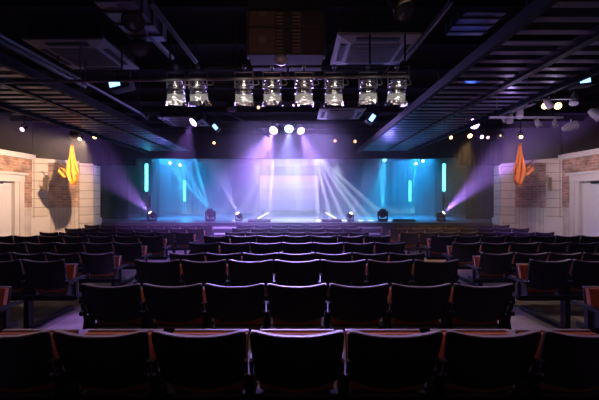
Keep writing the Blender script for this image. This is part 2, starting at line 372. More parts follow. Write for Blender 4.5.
for a in (-0.95, -0.62, -0.32): light('SPOT', p, 22000, CYA, p + Vector((a, 0.1, 1.0)), 0.01, 5.5, 0.4)
_, p = head((3.13, 13.15, SZ), (0.05, 0.3, 0.9), 'lens_cyan', 'round black moving head light with blue beam at right front of stage', 1.05)
light('SPOT', p, 4000, CYA, p + Vector((0.08, 0.3, 1.0)), 0.02, 16, 0.6)

# footlight bars and wedge monitors on the stage lip
def wedge(x, w, label):
    t = empty('wedge_monitor', (x, 12.95, SZ)); tag(t, label, 'speaker', 'low monitors along the stage lip')
    mb = MB(); vs = []
    prof = [(-0.16, 0), (0.18, 0), (0.16, 0.07), (-0.02, 0.10), (-0.16, 0.04)]
    a = [mb.bm.verts.new((-w / 2, y, z)) for y, z in prof]; b = [mb.bm.verts.new((w / 2, y, z)) for y, z in prof]
    mb.bm.faces.new(a); mb.bm.faces.new(list(reversed(b)))
    for k in range(5): mb.bm.faces.new((a[k], b[k], b[(k + 1) % 5], a[(k + 1) % 5]))
    mb.build('cabinet', 'stage_black', t, bevel=0.008)
    MB().box((0, -0.09, 0.073), (w * 0.85, 0.12, 0.012), Matrix.Rotation(0.40, 3, 'X')).build('grille', 'cassette_dark', t)
wedge(-1.35, 0.8, 'low black wedge monitor on the stage lip left of centre')
wedge(1.25, 0.7, 'low black wedge monitor on the stage lip right of centre')
wedge(3.85, 0.75, 'low black wedge monitor beside the right moving head light')
for sx, l in ((-1, 'thin white light batten tilted on the stage floor left of centre'), (1, 'thin white light batten tilted on the stage floor right of centre')):
    t = empty('light_batten', (sx * 1.30, 14.4, SZ)); tag(t, l, 'light')
    MB().tube((sx * 0.28, 0.0, 0.03), (-sx * 0.16, 0, 0.28), 0.02).build('glowing_bar', emis('bar_white', (0.95, 0.9, 0.8), 2.2), t)
    MB().box((sx * 0.28, 0, 0.015), (0.2, 0.1, 0.03)).build('foot', 'black_metal', t)

# ------------------------------------------------------------ seats
def seat_meshes():
    root = empty('theatre_seat')
    def zt(u): a = 2 * u - 1; return 0.832 + 0.032 * abs(a) ** 2.4 - (0.008 if abs(a) > 0.97 else 0)
    def zb(u): a = 2 * u - 1; return 0.505 + 0.045 * a * a
    def back(u, v, s):
        a = 2 * u - 1; w = 0.236 + 0.022 * v
        if v > 0.95: w -= 0.005 * ((v - 0.95) / 0.05) ** 2
        z = zb(u) + (zt(u) - zb(u)) * v
        return Vector((a * w, 0.115 * (1 - v) ** 1.2 + 0.018 * a * a + (0.026 if s else 0), z))
    MB().sheet(back, 16, 10).build('backrest', 'black_plastic', root, smooth=40, bevel=0.005)
    def rim(u, v, s):
        a = 2 * u - 1
        return Vector((a * 0.250, 0.002 + 0.018 * a * a + (0.034 if s else 0), zt(u) - 0.004 + 0.010 * v))
    MB().sheet(rim, 16, 1).build('top_rim', 'edge_plastic', root, smooth=40, bevel=0.003)
    def cush(u, v, s):
        a = 2 * u - 1; w = 0.215 + 0.022 * v
        z = zb(u) - 0.03 + (zt(u) - zb(u) - 0.0) * v
        dz = 0.03 * math.sin(PI * v) ** 0.5 * (1 - abs(a) ** 6) if s else 0
        ch = -0.006 * abs(math.sin(5 * PI * u)) if s else 0
        return Vector((a * w, 0.115 * (1 - v) ** 1.2 + 0.018 * a * a + 0.030 + dz - ch, z))
    MB().sheet(cush, 30, 8).build('back_cushion', 'rust_fabric', root, smooth=60)
    # tip-up seat, folded: upholstery faces the backrest
    def pad(u, v, s):
        a = 2 * u - 1; w = 0.228 - 0.012 * (1 - v)
        y = 0.215 + 0.05 * v + (0.045 if s else 0)
        if not s: y -= 0.030 * (math.sin(PI * min(1, max(0, v))) ** 0.35) * (0.72 + 0.28 * abs(math.sin(6 * PI * u)) ** 0.4) * (1 - abs(a) ** 8)
        return Vector((a * w, y, 0.455 + 0.302 * v))
    MB().sheet(pad, 36, 8).build('seat_cushion', 'rust_fabric', root, smooth=50)
    def pan(u, v, s):
        a = 2 * u - 1
        return Vector((a * (0.232 - 0.012 * (1 - v)), 0.258 + 0.055 * v + (0.022 if s else 0) + 0.012 * math.sin(PI * v), 0.43 + 0.327 * v))
    MB().sheet(pan, 10, 6).build('seat_pan', 'pan', root, smooth=40, bevel=0.004)
    MB().box((0, 0.325, 0.760), (0.462, 0.026, 0.010), bevel=0.004).build('seat_trim', 'edge_plastic', root)
    hg = MB()
    hg.box((0, 0.235, 0.425), (0.40, 0.05, 0.022), bevel=0.004)
    hg.build('hinge_rail', 'cassette_dark', root)
    for k in (-1, 1):
        br = MB()
        br.box((k * 0.250, 0.16, 0.50), (0.012, 0.16, 0.12), Matrix.Rotation(-0.25, 3, 'X'))
        br.box((k * 0.250, 0.085, 0.60), (0.018, 0.03, 0.20), Matrix.Rotation(0.3, 3, 'X'))
        b = br.build('bracket', 'black_metal', root)
        MB().tube((k * 0.250, 0.068, 0.62), (k * 0.250, 0.052, 0.62), 0.008, 8).build('bolt', 'steel', b)
    return root
def arm_mesh():
    a = MB()
    def fn(u, v, s):
        y = 0.07 + 0.34 * u
        return Vector(((-0.024 + 0.048 * v), y, (0.575 + 0.02 * u + (0.032 if s else 0)) - (0.012 * u ** 6)))
    a.sheet(fn, 10, 2)
    a.box((0, 0.24, 0.49), (0.022, 0.05, 0.19)); a.box((0, 0.30, 0.41), (0.03, 0.12, 0.05))
    return a
proto = seat_meshes()
arm0 = arm_mesh().build('armrest', 'black_metal', proto, smooth=40, bevel=0.004); arm0.location = (-0.265, 0, 0)

ORD = ['front-most', 'second', 'third', 'fourth', 'fifth', 'sixth', 'seventh', 'eighth', 'ninth']
def nth(k): return ['first', 'second', 'third', 'fourth', 'fifth', 'sixth', 'seventh', 'eighth', 'ninth'][k]
rows = [(1.91, 333), (3.03, 284.5), (4.06, 260), (5.16, 253), (6.10, 242.5), (7.09, 235.5), (9.20, 232), (10.2, 228), (11.15, 224.6)]
ROWN = ['nearest row', 'second row from camera', 'third row from camera', 'fourth row from camera', 'fifth row from camera',
        'sixth row from camera', 'seventh row from camera', 'second row from stage', 'row nearest stage']
first = True
def place(x, d, s, fz, label, group, last):
    global first
    if first: o = proto; first = False
    else:
        o = copy_tree(proto0)
    o.location = (x, d, fz); o.scale = (1, 1, s); tag(o, label, 'seat', group)
    if last:
        a = arm0.copy(); C.objects.link(a); a.parent = o; a.location = (0.265, 0, 0)
    return o
proto0 = proto
beam_parts = {}
def beam(x0, x1, d, s, fz, legs, label):
    t = empty('seat_beam', ((x0 + x1) / 2, d + 0.28, fz)); tag(t, label, 'seat frame', 'seating beams'); L = (x1 - x0) / 2
    MB().box((0, 0, 0.385 * s), (2 * L, 0.07, 0.06), bevel=0.008).build('rail', 'black_metal', t)
    for lx in legs:
        mb = MB(); x = lx - (x0 + x1) / 2
        mb.box((x, 0.02, 0.20 * s), (0.06, 0.09, 0.34 * s), bevel=0.006)
        mb.box((x, 0.42, 0.035), (0.075, 0.88, 0.05), bevel=0.012)
        for e in (0.02, 0.82): mb.tube((x, e, 0), (x, e, 0.02), 0.035, 12)
        mb.build('leg', 'black_metal', t)
for r, (d, y) in enumerate(rows):
    fz = 0.0 if d < STEP_Y else -0.1
    h = H - (y - CY) * d / F - fz; s = h / 0.862
    P = 0.530
    js = list(range(-3, 4))
    for j in js:
        place(j * P, d, s, fz, 'black tip-up seat, %s from left in centre block, %s' % (nth(j + 3), ROWN[r]), 'centre block seats, row %d' % (r + 1), j == 3)
    beam(-3.5 * P, 3.5 * P, d, s, fz, (-1.33, 0.0, 1.33) if r else (-1.6, -0.27, 1.33), 'black steel beam under the centre block seats, %s' % ROWN[r])
    if r == 0: continue
    P = 0.497
    for sx in (-1, 1):
        sd = 'left' if sx < 0 else 'right'
        n = 0
        xs = [sx * (2.65 + P * (k + 0.5)) for k in range(8)]
        lim = (330 * d / F) if r < 6 else 99
        if r == 1: lim = 3.05
        xs = [x for x in xs if abs(x) - P / 2 < lim]
        nn = len(xs)
        for k, x in enumerate(xs):
            last = (k == 0) if sx < 0 else (k == nn - 1)
            o = place(x, d + 0.02, s, fz, 'black tip-up seat, %s block, %s from aisle, %s' % (sd, nth(k), ROWN[r]), '%s block seats, row %d' % (sd, r + 1), last)
            o.scale.x = P / 0.53
        a, b = sorted((sx * 2.66, sx * (2.65 + P * nn)))
        beam(a, b, d, s, fz, [sx * v for v in (3.25, 4.6, 6.0) if v < 2.65 + P * nn], 'black steel beam with feet under the %s block seats, %s' % (sd, ROWN[r]))

# ------------------------------------------------------------ ceiling: louvred catwalks, joists, pipes
def catwalk(x0, x1, label, m_edge):
    z = 3.22; y0, y1 = 2.2, 12.2
    t = empty('louvred_ceiling_raft', ((x0 + x1) / 2, y0, z)); tag(t, label, 'ceiling raft')
    w = x1 - x0
    for x in (-w / 2, w / 2): MB().box((x, (y1 - y0) / 2, 0), (0.07, y1 - y0, 0.12)).build('edge_beam', 'beam_dark', t)
    MB().box((0.1, (y1 - y0) / 2, 0.03), (0.10, y1 - y0, 0.10)).build('centre_beam', 'black_metal', t)
    mb = MB(); k = 0
    while k * 0.25 < y1 - y0 - 0.1:
        mb.box((0, k * 0.25 + 0.1, 0.02), (w, 0.085, 0.012), Matrix.Rotation(-0.08, 3, 'X')); k += 1
    mb.build('slats', 'slat', t)
    for yy in range(1, 10, 2):
        for x in (-w / 2, w / 2): MB().tube((x, yy, 0.05), (x, yy, CEIL - z), 0.012, 6).build('hanger', 'black_metal', t)
catwalk(-5.05, -3.45, 'long suspended raft of dark slats under the ceiling, over the left aisle', 'truss_blue')
catwalk(2.05, 3.75, 'long suspended raft of dark slats under the ceiling, over the right aisle', 'truss_blue')
jo = MB()
for k in range(12): jo.box((0, 1.2 + k * 1.0, CEIL - 0.07), (17.6, 0.09, 0.14))
tag(jo.build('ceiling_joists', 'ceiling_black'), kind='structure').name = 'trim_4'
def pipe(pts, r, label, m='pipe', hang=True, name='ceiling_pipe'):
    t = empty(name, pts[0]); tag(t, label, 'pipe'); p0 = Vector(pts[0]); q = [Vector(p) - p0 for p in pts]
    MB().path(q, r).build('tube', m, t, smooth=40)
    if hang:
        a, b = q[0], q[1]; n = max(1, int((b - a).length / 1.6))
        for k in range(n + 1):
            c = a + (b - a) * (k / n)
            MB().tube(c, (c.x, c.y, CEIL - p0.z), 0.008, 6).build('hanger', 'black_metal', t)
pipe([(-2.92, 3.0, 3.2), (-2.92, 6.7, 3.2), (-2.90, 6.95, 3.14), (-2.93, 7.1, 3.24)], 0.022, 'slim blue lit rail hanging under the left ceiling beside the near air conditioner', 'truss_blue')
pipe([(-3.12, 3.6, 3.25), (-3.12, 5.3, 3.25)], 0.03, 'short lilac lit pipe beside the longer rail at upper left', 'truss_blue')
pipe([W(118, 2, 3.6), W(172, 58, 5.0)], 0.035, 'dark blue pipe sloping down to the left end of the lighting bar', 'truss_blue')
pipe([W(150, 2, 3.6), W(196, 62, 4.9)], 0.03, 'second dark blue pipe sloping down beside the leftmost spotlights', 'truss_blue')
pipe([W(452, 0, 3.9), W(405, 60, 5.4)], 0.03, 'dark pipe running past the right side of the near ceiling cassette', 'truss_blue')
pipe([W(160, 73, 8.5), W(270, 137, 10.5)], 0.03, 'dark pipe running back from the lighting bar toward the stage', 'truss_blue')

# air conditioning cassettes
def cassette(x, y, label, s=1.0):
    z = 3.70
    t = empty('ceiling_air_conditioner', (x, y, z)); tag(t, label, 'air conditioner', 'ceiling air conditioners')
    a = 0.54 * s
    MB().box((0, 0, 0.13), (2 * a - 0.1, 2 * a - 0.1, 0.24)).build('housing', 'black_metal', t)
    mb = MB()
    for k in range(4):
        R = Matrix.Rotation(k * PI / 2, 4, 'Z')
        pts = [(-a, -a), (a, -a), (a * 0.62, -a * 0.62), (-a * 0.62, -a * 0.62)]
        lo = [mb.bm.verts.new(R @ Vector((p[0], p[1], 0.0 if i < 2 else -0.03))) for i, p in enumerate(pts)]
        hi = [mb.bm.verts.new(R @ Vector((p[0], p[1], 0.03))) for p in pts]
        mb.bm.faces.new(lo); mb.bm.faces.new(list(reversed(hi)))
        for i in range(4): mb.bm.faces.new((lo[i], lo[(i + 1) % 4], hi[(i + 1) % 4], hi[i]))
    mb.build('frame', 'cassette', t)
    g = MB(); g.box((0, 0, -0.022), (a * 1.2, a * 1.2, 0.02))
    g.build('intake_grille', 'cassette_dark', t)
    rb = MB()
    for k in range(9): rb.box((0, -a * 0.55 + k * a * 1.1 / 8, -0.036), (a * 1.15, 0.02, 0.01))
    rb.build('grille_bars', 'cassette_dark', t)
    for k in range(4):
        R = Matrix.Rotation(k * PI / 2, 3, 'Z'); c = R @ Vector((0, -a * 0.80, -0.020))
        MB().box(c, (a * 1.05, a * 0.16, 0.014), R, bevel=0.005).build('air_slot', 'slot', t)
    for sx in (-1, 1):
        for sy in (-1, 1): MB().tube((sx * a * 0.8, sy * a * 0.8, 0.2), (sx * a * 0.8, sy * a * 0.8, CEIL - z), 0.01, 6).build('hanger', 'black_metal', t)
cassette(1.06, 5.15, 'square grey ceiling cassette air conditioner right of the hanging loudspeakers')
cassette(1.07, 8.9, 'square grey ceiling cassette air conditioner further back behind the right spotlights')
cassette(-3.1, 5.3, 'square ceiling cassette air conditioner at upper left, blue lit edge')
cassette(-3.05, 9.8, 'square ceiling cassette air conditioner beyond the leftmost spotlights, violet lit')

# hanging loudspeaker cluster
def line_box(z, label):
    d = 4.35; cx = -0.135
    t = empty('hanging_loudspeaker', (cx, d, z)); tag(t, label, 'loudspeaker', 'hanging loudspeaker stack'); w, h, dp = 0.92, 0.325, 0.55
    MB().box((0, dp / 2, h / 2), (w, dp, h), bevel=0.01).build('cabinet', 'speaker_dark', t)
    MB().box((-0.285, -0.012, h / 2), (0.31, 0.03, h - 0.03), bevel=0.006).build('woofer_panel', 'speaker_brown', t)
    MB().lathe([(0.0, 0.0), (0.045, 0.0), (0.05, 0.012), (0.03, 0.012), (0.025, 0.004), (0, 0.004)], 20, Matrix.Translation((-0.285, -0.028, h / 2)) @ Matrix.Rotation(PI / 2, 4, 'X')).build('woofer_badge', 'cassette_dark', t)
    for x in (-0.075, 0.12):
        lv = MB()
        for k in range(7): lv.box((x, -0.015, 0.035 + k * 0.042), (0.075, 0.03, 0.016), Matrix.Rotation(0.5, 3, 'X'))
        lv.build('horn_louvre', 'speaker_brown', t)
    MB().box((0.02, -0.004, h / 2), (0.09, 0.012, h - 0.05)).build('horn_throat', 'slot', t)
    MB().box((0.17, -0.012, h / 2), (0.025, 0.03, h - 0.02)).build('rib', 'speaker_brown', t)
    MB().box((0.315, -0.008, h / 2), (0.26, 0.02, h - 0.03)).build('mesh_panel', 'speaker_dark', t)
    for k in (-1, 1): MB().box((k * (w / 2 + 0.012), 0.1, h / 2), (0.02, 0.08, h)).build('rigging_plate', 'steel', t)
line_box(3.335, 'brown and black hanging loudspeaker, lower box of the stack above the spotlights')
line_box(3.665 - 0.0, 'brown and black hanging loudspeaker, upper box of the stack at the top edge')
t = empty('small_floodlight', (0.0, 4.6, 3.2)); t.location = W(281, 60, 4.4); tag(t, 'pale round lamp housing hanging under the loudspeaker stack', 'light')
MB().ball((0, 0, 0), 0.085, 16, (1, 1, 0.75)).build('globe', mat('frosted', (0.35, 0.32, 0.5), 0.3), t, smooth=60)
MB().tube((0, 0, 0.05), (0, 0, 0.2), 0.012).build('stem', 'black_metal', t)

# front lighting bar
YB = 4.6
pl = W(140, 80, 4.45); pr = W(409, 76, 4.45)
t = empty('lighting_bar', ((pl.x + pr.x) / 2, 4.45, (pl.z + pr.z) / 2)); tag(t, 'long horizontal steel lighting bar carrying the eight silver spotlights', 'lighting bar')
L0 = t.location.copy(); MB().tube((pl.x - 2.2, 4.45, pl.z - 0.04) - L0 if False else Vector((pl.x - 1.9, 4.45, pl.z - 0.03)) - L0, pr - L0, 0.020, 12).build('front_pipe', 'pipe', t, smooth=40)
ua, ub = W(165, 67, 4.62), W(409, 66, 4.62)
MB().tube(ua - L0, ub - L0, 0.016, 10).build('rear_pipe', 'black_metal', t, smooth=40)
for px in (288, 409):
    MB().tube(W(px, 66, 4.6) - L0, W(px, 78, 4.45) - L0, 0.012, 8).build('end_bracket', 'pipe', t)
MB().tube(W(380, 77, 4.5) - L0, W(389, 67, 4.6) - L0, 0.010, 8).build('diagonal_brace', 'pipe', t)
for px in (170, 236, 370, 405):
    a = W(px, 67, 4.62); MB().tube(a - L0, (a.x - L0.x, a.y - L0.y, CEIL - L0.z), 0.012, 8).build('hanger', 'black_metal', t)

M['can_skirt_glow'] = mat('can_skirt_glow', (0.95, 0.93, 0.92), 0.22, metal=0.8, em=(1.0, 0.90, 0.82), es=0.16, bump=1.0, bscale=28, noise=0.5, nscale=25)  # skirt is no lamp; its faint emission stands for lens light spilling onto it
M['can_glow'] = emis('can_glow', (1.0, 0.90, 0.78), 3.0)
def par_can(px, label, tilt, yaw, s=1.0, warm=False):
    c = W(px, 88, YB); t = empty('chrome_spotlight', c); tag(t, label, 'spotlight', 'silver spotlights on the lighting bar')
    # open yoke
    yk = MB(); w = 0.115 * s
    yk.path([(-w, 0, 0.0), (-w, 0, 0.20), (w, 0, 0.20), (w, 0, 0.0)], 0.009, 8)
    yk.build('yoke', 'pipe', t, smooth=40)
    cl = MB(); cl.tube((0, 0, 0.20), (0, 0, 0.29), 0.016, 10); cl.box((0, 0.0, 0.275), (0.05, 0.05, 0.04), bevel=0.006); cl.build('clamp', 'steel', t)
    R = Matrix.Rotation(yaw, 4, 'Z') @ Matrix.Rotation(tilt, 4, 'X')
    body = MB()
    # axis = local -Z (beam down/forward): rounded back at the top, wide front skirt below
    body.lathe([(0.0, 0.135), (0.045, 0.13), (0.075, 0.105), (0.085, 0.075), (0.08, 0.06), (0.096, 0.05), (0.10, 0.02), (0.094, 0.008), (0.104, 0.0),
                (0.107, -0.06), (0.100, -0.075), (0.09, -0.075)], 22, R)
    MB().lathe([(0.092, -0.07), (0.104, -0.08), (0.113, -0.10), (0.116, -0.175), (0.108, -0.175), (0.10, -0.09)], 22, R).build('front_tube', 'can_skirt_glow', t, smooth=50)
    body.build('lamp_body', 'chrome', t, smooth=50)
    fins = MB()
    for z in (0.09, 0.05, 0.0, -0.075): fins.lathe([(0.09, z - 0.003), (0.118 - 0.25 * max(0, z), z - 0.003), (0.118 - 0.25 * max(0, z), z + 0.003), (0.09, z + 0.003)], 22, R)
    fins.build('cooling_fins', 'steel', t)
    MB().lathe([(0.0, -0.13), (0.098, -0.13), (0.098, -0.138), (0, -0.138)], 20, R).build('lens', 'can_glow', t)
    for sx in (-1, 1): MB().box(R @ Vector((sx * 0.115, 0, -0.19)), (0.004, 0.19, 0.07), R.to_3x3() @ Matrix.Rotation(sx * -0.2, 3, 'Y')).build('barn_door', 'chrome', t)
    MB().box(R @ Vector((0, -0.115, -0.185)), (0.19, 0.004, 0.06), R.to_3x3() @ Matrix.Rotation(0.25, 3, 'X')).build('barn_door', 'chrome', t)
    cb = MB(); pts = []
    for k in range(9):
        a = k / 8; pts.append((0.10 + 0.09 * math.sin(PI * a), 0.03, 0.05 - 0.05 * math.sin(PI * a) + 0.14 * a))
    cb.path(pts, 0.006, 6); cb.build('cable', 'cassette', t)
    return t
cans = [(176, 'leftmost of the eight silver spotlights on the bar', 0.10, 0.2), (198, 'second silver spotlight from the left on the bar', 0.12, -0.2),
        (244, 'third silver spotlight from the left, with warm lamps glowing below', 0.14, 0.1), (272, 'fourth silver spotlight from the left, below the loudspeakers', 0.10, -0.15),
        (304, 'fifth silver spotlight from the left, right of the loudspeaker stack', 0.05, 0.1), (334, 'sixth silver spotlight from the left on the bar', 0.10, 0.0),
        (368, 'seventh silver spotlight from the left, near the cassette', 0.02, -0.25), (397, 'rightmost of the eight silver spotlights, at the bar end', 0.05, 0.2)]
for px, l, ti, ya in cans: par_can(px, l, ti + 0.15, ya)

# ------------------------------------------------------------ other ceiling fixtures
def fixture(px, py, d, aim, lens, label, s=1.0, hang=True, body='black_metal', lens_s=1.0, yoke=True):
    c = W(px, py, d); t = empty('ceiling_spotlight', c); tag(t, label, 'spotlight')
    q = Vector(aim).normalized().to_track_quat('Z', 'Y').to_matrix().to_4x4()
    MB().lathe([(0.0, -0.26 * s), (0.05 * s, -0.25 * s), (0.07 * s, -0.18 * s), (0.075 * s, -0.04 * s), (0.09 * s, -0.02 * s), (0.09 * s, 0.0), (0.08 * s, 0.0), (0.075 * s, -0.02 * s)], 18, q).build('lamp_body', body, t, smooth=40)
    MB().lathe([(0, 0.012 * s * lens_s), (0.05 * s * lens_s, 0.008 * s), (0.078 * s * lens_s, -0.004 * s), (0, -0.012 * s)], 18, q).build('lens', lens, t, smooth=60)
    if yoke:
        yk = MB(); m = q @ Vector((0, 0, -0.12 * s)); w = 0.10 * s
        yk.path([m + Vector((-w, 0, 0)), m + Vector((-w, 0, 0.16 * s)), m + Vector((w, 0, 0.16 * s)), m + Vector((w, 0, 0))], 0.008, 6)
        if hang: yk.tube(m + Vector((0, 0, 0.16 * s)), (m.x, m.y, CEIL - c.z), 0.012, 8)
        yk.build('yoke', 'black_metal', t)
    return t, c + Vector(aim).normalized() * 0.06 * s
def beamlight(c, aim, power, col, angle, blend=0.8, size=0.04): light('SPOT', c, power, col, Vector(c) + Vector(aim), size, angle, blend)

_, c = fixture(273.5, 130.5, 11.0, (-0.25, -0.65, -0.6), 'lens_violet', 'violet ceiling light, left of the bright trio above the stage', 1.6)
beamlight(c, (-0.45, 0.0, -1.0), 3600, (0.38, 0.19, 1.0), 70)
_, c = fixture(289, 129, 11.0, (0.0, -0.7, -0.6), 'lens_blue', 'blue ceiling light, middle of the bright trio above the stage', 1.6)
beamlight(c, (-0.05, 0.0, -1.0), 1900, (0.30, 0.32, 1.0), 54)
_, c = fixture(301, 131, 11.0, (0.25, -0.65, -0.6), 'lens_violet', 'violet ceiling light, right of the bright trio above the stage', 1.4)
beamlight(c, (0.35, 0.0, -1.0), 2100, (0.42, 0.22, 1.0), 54)
_, c = fixture(193, 122.5, 8.6, (-0.5, -0.5, -0.6), 'lens_violet', 'violet ceiling spotlight beside the left rear air conditioner', 1.3)
beamlight(c, (-0.55, 0.9, -0.95), 1300, VIO, 46)
_, c = fixture(474, 123.5, 8.0, (-0.5, -0.6, -0.1), 'lens_violet', 'violet ceiling spotlight at the far end of the right raft', 1.4)
beamlight(c, (0.7, 0.5, -0.6), 2600, VIO, 52)
_, c = fixture(470, 136, 9.2, (0, -0.8, -0.5), 'lens_warm', 'glaring warm lamp right of the raft, above the stage curtain', 0.75)
beamlight(c, (-0.25, 0.1, -1), 500, (1.0, 0.55, 0.22), 60)
small = [(482, 137, 9.2, 'lens_violet', 0.55, 'small violet lamp just right of the glaring warm lamp'), (488, 137.5, 9.4, 'lens_pink', 0.5, 'tiny pinkish lamp right of the small violet lamp'),
         (521, 137, 9.4, 'lens_warm', 0.6, 'small warm lamp above the right orange cloth'), (436.5, 137.5, 11.4, 'lens_warm', 0.6, 'small warm lamp over the stage right side, left of a pair'),
         (451, 137.5, 11.4, 'lens_warm', 0.65, 'small warm lamp over the stage right side, right of a pair'),
         (335, 141, 12.2, 'lens_dimwarm', 0.7, 'dim orange lamp on the dark header right of centre, first'), (355, 141.5, 12.2, 'lens_dimwarm', 0.7, 'dim orange lamp on the dark header right of centre, second'),
         (214, 143, 12.2, 'lens_warm', 0.55, 'dim orange lamp on the dark header left of centre'),
         (94.5, 137, 10.0, 'lens_warm', 0.7, 'small warm star-like lamp above the left orange cloth'), (102, 137.5, 10.3, 'lens_warm', 0.35, 'tiny lamp, left of two beside the left warm lamp'),
         (107.5, 137.5, 10.3, 'lens_warm', 0.4, 'tiny lamp, right of two beside the left warm lamp'), (79.5, 139, 9.0, 'lens_warm', 0.5, 'small warm lamp next to the mirror ball'),
         (240, 95, 5.6, 'lens_warm', 0.42, 'round warm lamp left below the third silver spotlight'), (237.5, 97.5, 6.8, 'lens_dimwarm', 0.3, 'dim warm lamp behind the round warm lamp'),
         (258.5, 107.5, 7.0, 'lens_dimwarm', 0.4, 'dim lamp hanging between the third and fourth silver spotlights'),
         (293.5, 105.3, 8.0, 'lens_pink', 0.3, 'tiny pink lamp, left of two below the bar'), (298.5, 105.3, 8.0, 'lens_pink', 0.3, 'tiny pink lamp, right of two below the bar'),
         (545, 106, 6.4, 'lens_warm', 0.7, 'warm lamp on the right truss, left of a pair'), (558, 106, 6.4, 'lens_warm', 0.75, 'warm lamp on the right truss, right of a pair'),
         (22, 129.5, 7.6, 'lens_pink', 0.6, 'slim spotlight with pink lens at the far left above the wall')]
for px, py, d, ln, s, l in small: fixture(px, py, d, (0.0 if px < 500 else -0.3, -0.9, -0.45), ln, l, s)
for px, py, d, ln, l in ((170, 163, 16, 'lens_pink', 'small backstage lamp on the left, left of two'), (180, 165, 16.5, 'lens_pink', 'small backstage lamp on the left, right of two'),
                         (416, 163.5, 16.5, 'lens_pink', 'small backstage lamp on the right, left of two'), (423, 161, 16, 'lens_pink', 'small backstage lamp on the right, right of two')):
    fixture(px, py, d, (0, -0.9, -0.3), ln, l, 0.9)
_, c = fixture(384.5, 160, 15.0, (0, -0.8, -0.5), 'lens_cyan', 'cyan stage light hanging just under the header at right', 1.1)
beamlight(c, (-0.15, 0.25, -1), 1500, CYA, 42)
# blue lit moving heads high up
def window_head(px, py, d, label, tilt):
    c = W(px, py, d); t = empty('hanging_effect_light', c); tag(t, label, 'stage light')
    R = Matrix.Rotation(tilt, 3, 'Y')
    MB().box((0, 0.05, 0), (0.16, 0.22, 0.30), R, bevel=0.03).build('lamp_body', 'black_metal', t)
    MB().box(R @ Vector((0, -0.065, -0.05)), (0.09, 0.01, 0.15), R, bevel=0.004).build('lit_window', 'win_blue', t)
    y = MB(); y.path([(-0.12, 0.05, 0), (-0.12, 0.05, 0.2), (0.12, 0.05, 0.2), (0.12, 0.05, 0)], 0.012, 6); y.tube((0, 0.05, 0.2), (0, 0.05, CEIL - c.z), 0.012); y.build('yoke', 'black_metal', t)
window_head(373, 116.5, 7.6, 'tilted effect light with blue lit window above the right raft end', 0.6)
window_head(214.5, 126, 9.6, 'small effect light with blue lit window behind the left spotlights', -0.7)
window_head(120, 84, 5.2, 'effect light with pale blue lit window near the left end of the bar', 1.35)
window_head(585, 80.5, 5.2, 'effect light with pale blue lit window near the right edge', 1.45)
# dark moving heads upper left / right (unlit)
for px, py, d, l in ((139, 50, 4.4, 'dark unlit moving light hanging at upper left beside the sloping pipe'), (133, 22, 3.8, 'dark unlit moving light at top left above the cassette'),
                     (405, 12, 3.9, 'dark unlit moving light at the top right of the cassette'), (232, 110, 8.2, 'dark unlit moving light below the bar near the third spotlight')):
    fixture(px, py, d, (0.2, -0.5, -0.8), 'lens_off', l, 1.3)
# mirror ball
t = empty('mirror_ball', W(74.5, 135.5, 9.3)); tag(t, 'small silver mirror ball hanging above the left orange cloth', 'mirror ball')
MB().ball((0, 0, 0), 0.13, 16).build('ball', 'steel', t); MB().tube((0, 0, 0.1), (0, 0, CEIL - t.location.z), 0.006, 6).build('cord', 'black_metal', t)
t = empty('mirror_ball', W(500.5, 135.5, 9.6)); tag(t, 'small silver mirror ball hanging right of the violet lamps', 'mirror ball')
MB().ball((0, 0, 0), 0.09, 16).build('ball', 'steel', t); MB().tube((0, 0, 0.07), (0, 0, CEIL - t.location.z), 0.006, 6).build('cord', 'black_metal', t)

# right track and truss with fixtures
def truss(a, b, label, r=0.09, m='pipe'):
    a, b = Vector(a), Vector(b); t = empty('ceiling_truss', a); tag(t, label, 'truss'); d = b - a; n = int(d.length / 0.3)
    mb = MB(); lc = MB(); up = Vector((0, 0, r)); sd = d.cross(Vector((0, 0, 1))).normalized() * r
    cor = [up + sd, up - sd, -up + sd, -up - sd]
    for c in cor: MB().tube(c, c + d, 0.012, 8).build('chord', m, t)
    for k in range(n):
        p, q = d * (k / n), d * ((k + 1) / n)
        for i, j in ((0, 1), (2, 3), (0, 2), (1, 3)):
            lc.tube(p + cor[i], q + cor[j], 0.008, 6)
    for k in (0.1, 0.9): lc.tube(d * k + up, Vector(((d * k).x, (d * k).y, CEIL - a.z)), 0.01, 6)
    lc.build('lacing', m, t)
truss(W(494, 116, 7.2), W(532, 100, 5.9), 'short box truss with lamps rising to the right above the right seats', 0.06)
pipe([W(528, 100, 6.0), W(576, 98, 5.6)], 0.018, 'thin lilac lit rail above the pair of warm lamps at right')
t = empty('lighting_track', W(526, 117.5, 6.6)); tag(t, 'white lighting track over the right block of seats', 'lighting track')
MB().box((0, 0, 0), (1.35, 0.04, 0.035)).build('rail', 'white_paint', t)
MB().tube((-0.5, 0, 0), (-0.5, 0, CEIL - t.location.z), 0.01).build('hanger', 'black_metal', t)
MB().tube((0.5, 0, 0), (0.5, 0, CEIL - t.location.z), 0.01).build('hanger', 'black_metal', t)
def track_spot(px, py, d, aim, label, s=0.55, lens='lens_off'):
    c = W(px, py, d); t = empty('track_spotlight', c); tag(t, label, 'spotlight')
    q = Vector(aim).normalized().to_track_quat('Z', 'Y').to_matrix().to_4x4()
    MB().lathe([(0, -0.16 * s), (0.05 * s, -0.15 * s), (0.08 * s, -0.05 * s), (0.09 * s, 0.10 * s), (0.08 * s, 0.10 * s)], 16, q).build('lamp_body', 'white_paint', t, smooth=40)
    MB().lathe([(0, 0.09 * s), (0.078 * s, 0.09 * s), (0.078 * s, 0.08 * s), (0, 0.08 * s)], 16, q).build('lens', lens, t)
    st = MB(); st.tube((0, 0, 0.02), (0, 0, 0.13), 0.01, 6); st.build('stem', 'white_paint', t)
track_spot(538, 123.5, 6.6, (0.2, -0.3, -0.9), 'white track spotlight hanging under the white track, left one')
